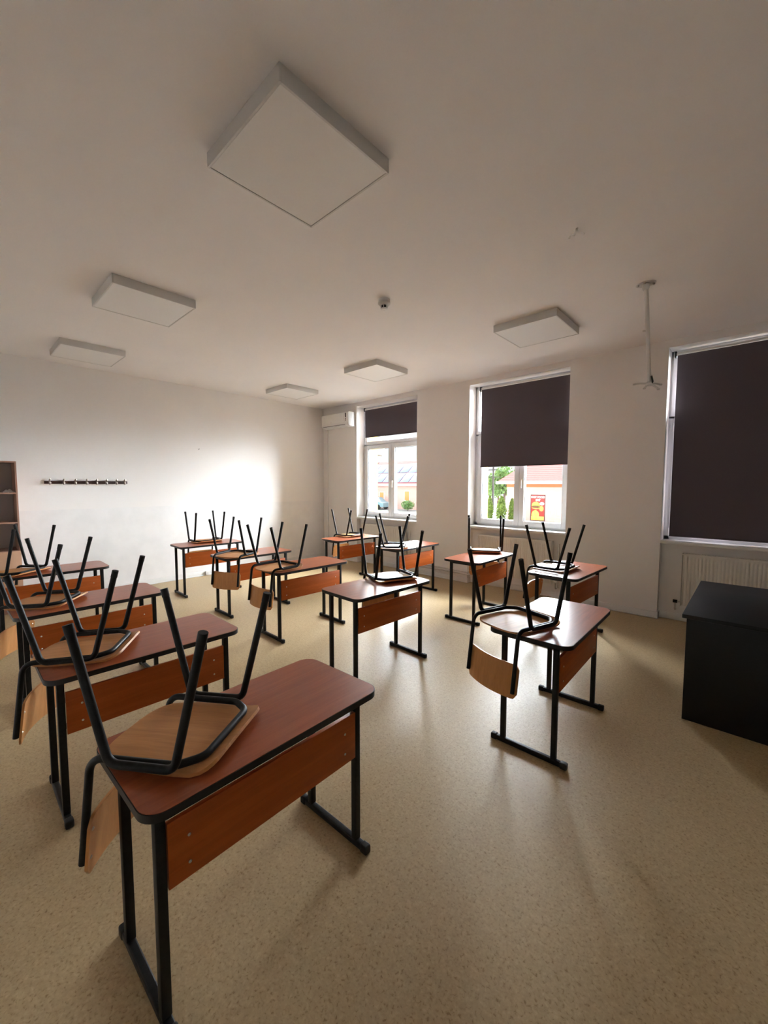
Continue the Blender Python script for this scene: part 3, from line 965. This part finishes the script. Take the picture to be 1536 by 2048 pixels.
def tiles(name, c1, c2):
    m = mat(name, c1, 0.7)
    t = N(m, 'ShaderNodeTexCoord')
    wv = N(m, 'ShaderNodeTexWave', Scale=0.42, Distortion=0.6, bands_direction='Z')
    wv.inputs['Detail Scale'].default_value = 6
    mp = N(m, 'ShaderNodeMapping')
    mp.inputs['Scale'].default_value = (1, 1, 5)
    L(m, t.outputs['Object'], mp.inputs[0])
    L(m, mp.outputs[0], wv.inputs['Vector'])
    rp = ramp(m, [(0.0, c2), (0.35, c1)])
    L(m, wv.outputs['Fac'], rp.inputs[0])
    L(m, rp.outputs[0], bsdf(m).inputs['Base Color'])
    return m
M_rooftile = tiles('red_roof_tiles', (0.52, 0.13, 0.11), (0.26, 0.05, 0.045))
def brick():
    m = mat('pink_brick', (0.62, 0.38, 0.32), 0.9)
    t = N(m, 'ShaderNodeTexCoord')
    mp = N(m, 'ShaderNodeMapping')
    mp.inputs['Rotation'].default_value = (R_(90), 0, 0)
    bt = N(m, 'ShaderNodeTexBrick', Scale=3.0)
    bt.inputs['Color1'].default_value = (0.62, 0.36, 0.30, 1)
    bt.inputs['Color2'].default_value = (0.54, 0.30, 0.25, 1)
    bt.inputs['Mortar'].default_value = (0.66, 0.50, 0.45, 1)
    L(m, t.outputs['Object'], mp.inputs[0])
    L(m, mp.outputs[0], bt.inputs['Vector'])
    L(m, bt.outputs['Color'], bsdf(m).inputs['Base Color'])
    return m
M_brick = brick()

MB().box(-90, 30, WY2 + 0.001, 110, GZ - 0.2, GZ).build('ground', M_ground, kind='structure')

def house(root, x0, x1, y0, y1, zw, over, rise, wallm, roofm, frieze=None):
    ox, oy, oz = root.location
    MB().box(x0 - ox, x1 - ox, y0 - oy, y1 - oy, 0, zw - oz).build('wall', wallm, root)
    if frieze:
        MB().box(x0 - ox - 0.03, x1 - ox + 0.03, y0 - oy - 0.03, y1 - oy + 0.03, zw - oz - 0.42, zw - oz, 0.01).build('frieze', frieze, root)
    a, c, d, e = x0 - over - ox, x1 + over - ox, y0 - over - oy, y1 + over - oy
    zz = zw - oz
    hw = (e - d) / 2
    b = MB()
    R1, R2 = (a + hw, (d + e) / 2, zz + rise), (c - hw, (d + e) / 2, zz + rise)
    P = [(a, d, zz), (c, d, zz), (c, e, zz), (a, e, zz)]
    b.poly([P[0], P[1], R2, R1]).poly([P[2], P[3], R1, R2]).poly([P[1], P[2], R2]).poly([P[3], P[0], R1]).poly(P[::-1])
    b.build('roof', roofm, root)
    MB().ring([(a, d), (c, d), (c, e), (a, e)], [(a - 0.06, d - 0.06), (c + 0.06, d - 0.06), (c + 0.06, e + 0.06), (a - 0.06, e + 0.06)], zz - 0.16, zz + 0.06).build('gutter', M_gutter, root)
    return P

# pink house with the red roof, seen through the middle window
HY = 25.47
t = thing('pink_house', 'pink house with red tiled roof and orange frieze seen through the middle window', 'house', (-2.0, 30.0, GZ))
house(t, -7.75, 6.0, HY, 36.0, 1.88, 0.62, 5.2, M_pink, M_rooftile, M_orange)

# fast-food banner fixed on its wall
t = thing('food_banner', 'red fast food banner with burger and fries on the pink house wall', 'banner', (-5.15, HY - 0.03, -0.15))
hw, hh = 0.57, 1.03
MB().box(-hw, hw, 0.0, 0.028, -hh, hh, 0.004).build('board', M_red, t)
b = MB()
for (a, c, d, e) in ((-hw, hw, hh - 0.05, hh), (-hw, hw, -hh, -hh + 0.05), (-hw, -hw + 0.05, -hh, hh), (hw - 0.05, hw, -hh, hh)):
    b.box(a, c, -0.012, 0.0, d, e, 0.002)
b.build('border', M_signdark, t)
def text(body, size, loc, m, parent, name):
    cu = bpy.data.curves.new(name, 'FONT')
    cu.body = body
    cu.size = size
    cu.align_x = 'CENTER'
    cu.align_y = 'CENTER'
    cu.extrude = 0.004
    cu.offset = 0.012
    ob = bpy.data.objects.new(name, cu)
    COL.objects.link(ob)
    dg = bpy.context.evaluated_depsgraph_get()
    me = bpy.data.meshes.new_from_object(ob.evaluated_get(dg))
    COL.objects.unlink(ob)
    bpy.data.objects.remove(ob)
    me.materials.clear()
    me.materials.append(m)
    me.transform(Matrix.Rotation(R_(90), 4, 'X'))
    o2 = bpy.data.objects.new(name, me)
    COL.objects.link(o2)
    o2.location = loc
    o2.parent = parent
    return o2
text('FAST FOOD', 0.205, (0.0, -0.008, 0.83), M_signwhite, t, 'lettering')
text('SAT', 0.21, (0.02, -0.008, 0.60), M_signwhite, t, 'lettering')
def disc(cx, cz, rx, rz, dep, m, name, a0=0, a1=360, n=28):
    pts = [(cx + rx * math.cos(R_(a0 + (a1 - a0) * k / n)), cz + rz * math.sin(R_(a0 + (a1 - a0) * k / n))) for k in range(n + (a1 - a0 < 360))]
    b = MB()
    a = [b.bm.verts.new((x, -dep, z)) for x, z in pts]
    c = [b.bm.verts.new((x, 0, z)) for x, z in pts]
    k = len(a)
    b.bm.faces.new(a); b.bm.faces.new(c[::-1])
    for i in range(k):
        b.bm.faces.new((a[i], a[(i + 1) % k], c[(i + 1) % k], c[i]))
    return b.build(name, m, t)
disc(-0.15, 0.22, 0.33, 0.26, 0.012, M_bun, 'bun_picture', 0, 180)
disc(-0.15, 0.16, 0.35, 0.07, 0.014, M_lettuce, 'lettuce_picture')
disc(-0.15, 0.07, 0.34, 0.09, 0.016, M_patty, 'patty_picture')
disc(-0.15, 0.03, 0.32, 0.15, 0.012, M_bun, 'bun_picture', 180, 360)
disc(-0.18, -0.55, 0.30, 0.36, 0.010, M_fries, 'fries_picture')
b = MB(); b.box(-0.5, 0.5, -0.014, 0.0, -0.97, -0.66, 0.01); b.build('fries_picture', M_fries, t)
disc(0.30, -0.05, 0.17, 0.22, 0.010, M_bun, 'bun_picture')
disc(0.33, 0.33, 0.18, 0.12, 0.010, M_signwhite, 'cup_picture')

# brick house with solar panels, seen through the far window
t = thing('brick_house', 'pink brick house with solar panels on its red roof seen through the far window', 'house', (-24, 36.0, GZ))
P = house(t, -36.0, -17.6, 30.0, 36.4, 1.70, 0.4, 2.9, M_brick, M_rooftile)
ox, oy, oz = t.location
for (xx, zz) in ((-26.05, 0.22), (-22.1, 0.37), (-18.9, 0.3), (-29.5, 0.25)):
    f = MB().box(xx - 0.40 - ox, xx + 0.40 - ox, 30.0 - 0.05 - oy, 30.0 - oy, zz - 0.58 - oz, zz + 0.58 - oz, 0.01).build('window', M_gutter, t)
    MB().box(xx - 0.33 - ox, xx + 0.33 - ox, 30.0 - 0.08 - oy, 30.0 - 0.05 - oy, zz - 0.52 - oz, zz + 0.52 - oz, 0.01).build('shutter', M_shutter, f)
slope = math.atan2(2.9, 3.6)
for r in range(2):
    for k in range(9):
        q = MB()
        q.box(-0.62, 0.62, -0.86, 0.86, 0.05, 0.09, 0.008)
        o2 = q.build('solar_panel', M_solar, t)
        dist = 1.15 + r * 1.85
        o2.location = (-30.6 + k * 1.36 + r * 0.1 - ox, 29.6 + dist * math.cos(slope) - oy, 1.70 + dist * math.sin(slope) - oz)
        o2.rotation_euler = (slope, 0, 0)

def foliage(name, m, parent, shape, n, size, rnd):
    bm = MB()
    for _ in range(n):
        c = shape(rnd)
        a = Vector((rnd.uniform(-1, 1), rnd.uniform(-1, 1), rnd.uniform(-1, 1))).normalized()
        d = a.orthogonal().normalized()
        e = a.cross(d)
        s = size * rnd.uniform(0.6, 1.3)
        bm.poly([c + d * s, c + e * s * 0.7, c - d * s, c - e * s * 0.7])
    return bm.build(name, m, parent)
def thuja(x, y, h, r, label, seed):
    rnd = random.Random(seed)
    t = thing('thuja', label, 'thuja', (x, y, GZ), group='thujas outside the middle window')
    MB().tube([(0, 0, 0), (0, 0, h * 0.5)], [0.06, 0.03], 8).build('trunk', M_bark, t)
    def sh(g):
        u = g.random() ** 0.8
        rr = r * (math.sin(PI * min(1, 0.18 + u * 0.82)) ** 0.6) * math.sqrt(g.random()) * (1.05 - 0.35 * u)
        a = g.uniform(0, 2 * PI)
        return Vector((rr * math.cos(a), rr * math.sin(a), 0.1 + u * (h - 0.1)))
    foliage('foliage', M_leaf, t, sh, 1500, 0.085, rnd)
thuja(-8.23, HY - 2, 1.98, 0.30, 'narrow thuja on the left, beside the yellow window reveal', 1)
thuja(-7.22, HY - 2, 1.96, 0.44, 'wider thuja in the middle, left of the pink house corner', 2)
thuja(-6.72, HY - 1.2, 1.75, 0.28, 'small thuja tight against the pink house corner', 3)
def tree(x, y, h, r, label, seed):
    rnd = random.Random(seed)
    t = thing('leafy_tree', label, 'tree', (x, y, GZ), group='leafy trees behind the houses')
    MB().tube([(0, 0, 0), (0.05, 0, h * 0.4), (0, 0, h * 0.75)], [0.2, 0.08], 8).build('trunk', M_bark, t)
    bl = [(rnd.uniform(-r, r) * 0.6, rnd.uniform(-r, r) * 0.6, h * rnd.uniform(0.42, 0.85), r * rnd.uniform(0.4, 0.65)) for _ in range(9)]
    def sh(g):
        bx, by, bz, br = g.choice(bl)
        v = Vector((g.gauss(0, 1), g.gauss(0, 1), g.gauss(0, 1))).normalized() * br * g.random() ** 0.4
        return Vector((bx, by, bz)) + v
    foliage('foliage', M_leaf2, t, sh, 2600, 0.17, rnd)
tree(-14.8, HY + 14, 5.3, 2.0, 'leafy tree rising behind the left end of the pink house roof', 11)
tree(-17.6, HY + 18, 4.4, 1.6, 'leafy tree further off beside the utility pole', 12)

t = thing('utility_pole', 'grey utility pole with crossarms left of the pink house roof', 'utility pole', (-14.2, HY + 10, GZ))
MB().tube([(0, 0, 0), (0, 0, 5.4)], [0.13, 0.09], 10).build('post', M_concrete, t)
for zz, hw_ in ((5.0, 0.75), (4.5, 0.6), (3.7, 0.9)):
    MB().box(-hw_, hw_, -0.04, 0.04, zz - 0.04, zz + 0.04, 0.005).build('crossarm', M_concrete, t)
t = thing('street_lamp_post', 'thin dark street pole in front of the brick house', 'pole', (-26.2, 29.2, GZ))
MB().tube([(0, 0, 0), (0, 0, 5.2)], [0.07, 0.05], 8).build('post', M_concrete, t)
MB().tube([(0, 0, 5.2), (0, 0, 5.3), (0.6, -0.2, 5.45)], 0.035, 8, 0.05).build('arm', M_concrete, t)
for k, (zz, ze, dx) in enumerate(((6.0, 3.84, -0.6), (6.6, 3.84, 0.6), (7.6, 3.34, -0.5), (8.0, 3.34, 0.5))):
    pts = [(-60 + (45.7 + dx) * i / 16, 32 + 3.38 * i / 16, zz + (ze - zz) * i / 16 - 0.4 * math.sin(PI * i / 16)) for i in range(17)]
    b = MB(); b.tube(pts, 0.022, 6)
    tag(b.build('power_line', M_wire), 'thin dark power line crossing the sky above the brick house', 'power line', 'power lines over the street')

# parked car and shrubs before the brick house
t = thing('parked_car', 'grey blue car parked before the brick house, low in the far window', 'car', (-25.6, 28.0, GZ), R_(8))
b = MB()
pr = [(-1.9, 0.3), (-1.85, 0.75), (-1.1, 0.85), (-0.6, 1.35), (0.7, 1.38), (1.3, 0.9), (1.95, 0.78), (2.0, 0.3)]
a = [b.bm.verts.new((x, -0.8, z)) for x, z in pr]
c = [b.bm.verts.new((x, 0.8, z)) for x, z in pr]
b.bm.faces.new(a); b.bm.faces.new(c[::-1])
for i in range(len(pr)):
    b.bm.faces.new((a[i], a[(i + 1) % len(pr)], c[(i + 1) % len(pr)], c[i]))
b.build('body', M_cyan, t)
for s in (-1, 1):
    b = MB(); b.poly([(-0.95, s * 0.805, 0.88), (-0.52, s * 0.805, 1.28), (0.62, s * 0.805, 1.3), (1.1, s * 0.805, 0.92)])
    b.build('side_window', M_carglass, t)
    for xx in (-1.2, 1.25):
        MB().lathe([(0.30, s * 0.66), (0.30, s * 0.84)], (xx, 0, 0.30), 18, axis='Y').build('wheel', M_plug, t)
def shrub(x, y, h, r, label, seed):
    rnd = random.Random(seed)
    t = thing('round_shrub', label, 'shrub', (x, y, GZ))
    MB().tube([(0, 0, 0), (0, 0, h * 0.5)], 0.03, 6).build('stem', M_bark, t)
    def sh(g):
        v = Vector((g.gauss(0, 1), g.gauss(0, 1), g.gauss(0, 1))).normalized() * g.random() ** 0.4
        return Vector((v.x * r, v.y * r, h * 0.55 + v.z * h * 0.45))
    foliage('foliage', M_leaf2, t, sh, 700, 0.09, rnd)
shrub(-20.4, 28.0, 1.15, 0.75, 'round green shrub before the brick house at the right of the far window', 21)
b = MB(); b.box(-45, -9.5, 24.0, 26.5, GZ, GZ + 0.05, 0.01)
tag(b.build('grass_verge', M_grass), 'strip of grass along the street in front of the houses', 'grass')['kind'] = 'stuff'

# outdoor air-conditioning unit on the yellow facade beside the far window
t = thing('outdoor_unit', 'cream outdoor air conditioning unit on the facade left of the far window', 'air conditioner', (0.57, WY2, 2.33))
MB().box(-0.40, 0.40, 0.12, 0.42, 0.02, 0.60, 0.012).build('casing', M_unit, t)
for zz in (0.09, 0.36):
    b = MB()
    for k in range(4):
        b.box(0.398, 0.408, 0.16, 0.38, zz + k * 0.035, zz + k * 0.035 + 0.020, 0.002)
    b.build('grille', M_dark, t)
for s in (-1, 1):
    MB().tube([(s * 0.28, 0.018, -0.25), (s * 0.28, 0.018, 0.0), (s * 0.28, 0.45, 0.0)], 0.015, 8, 0.01).build('bracket', M_concrete, t)
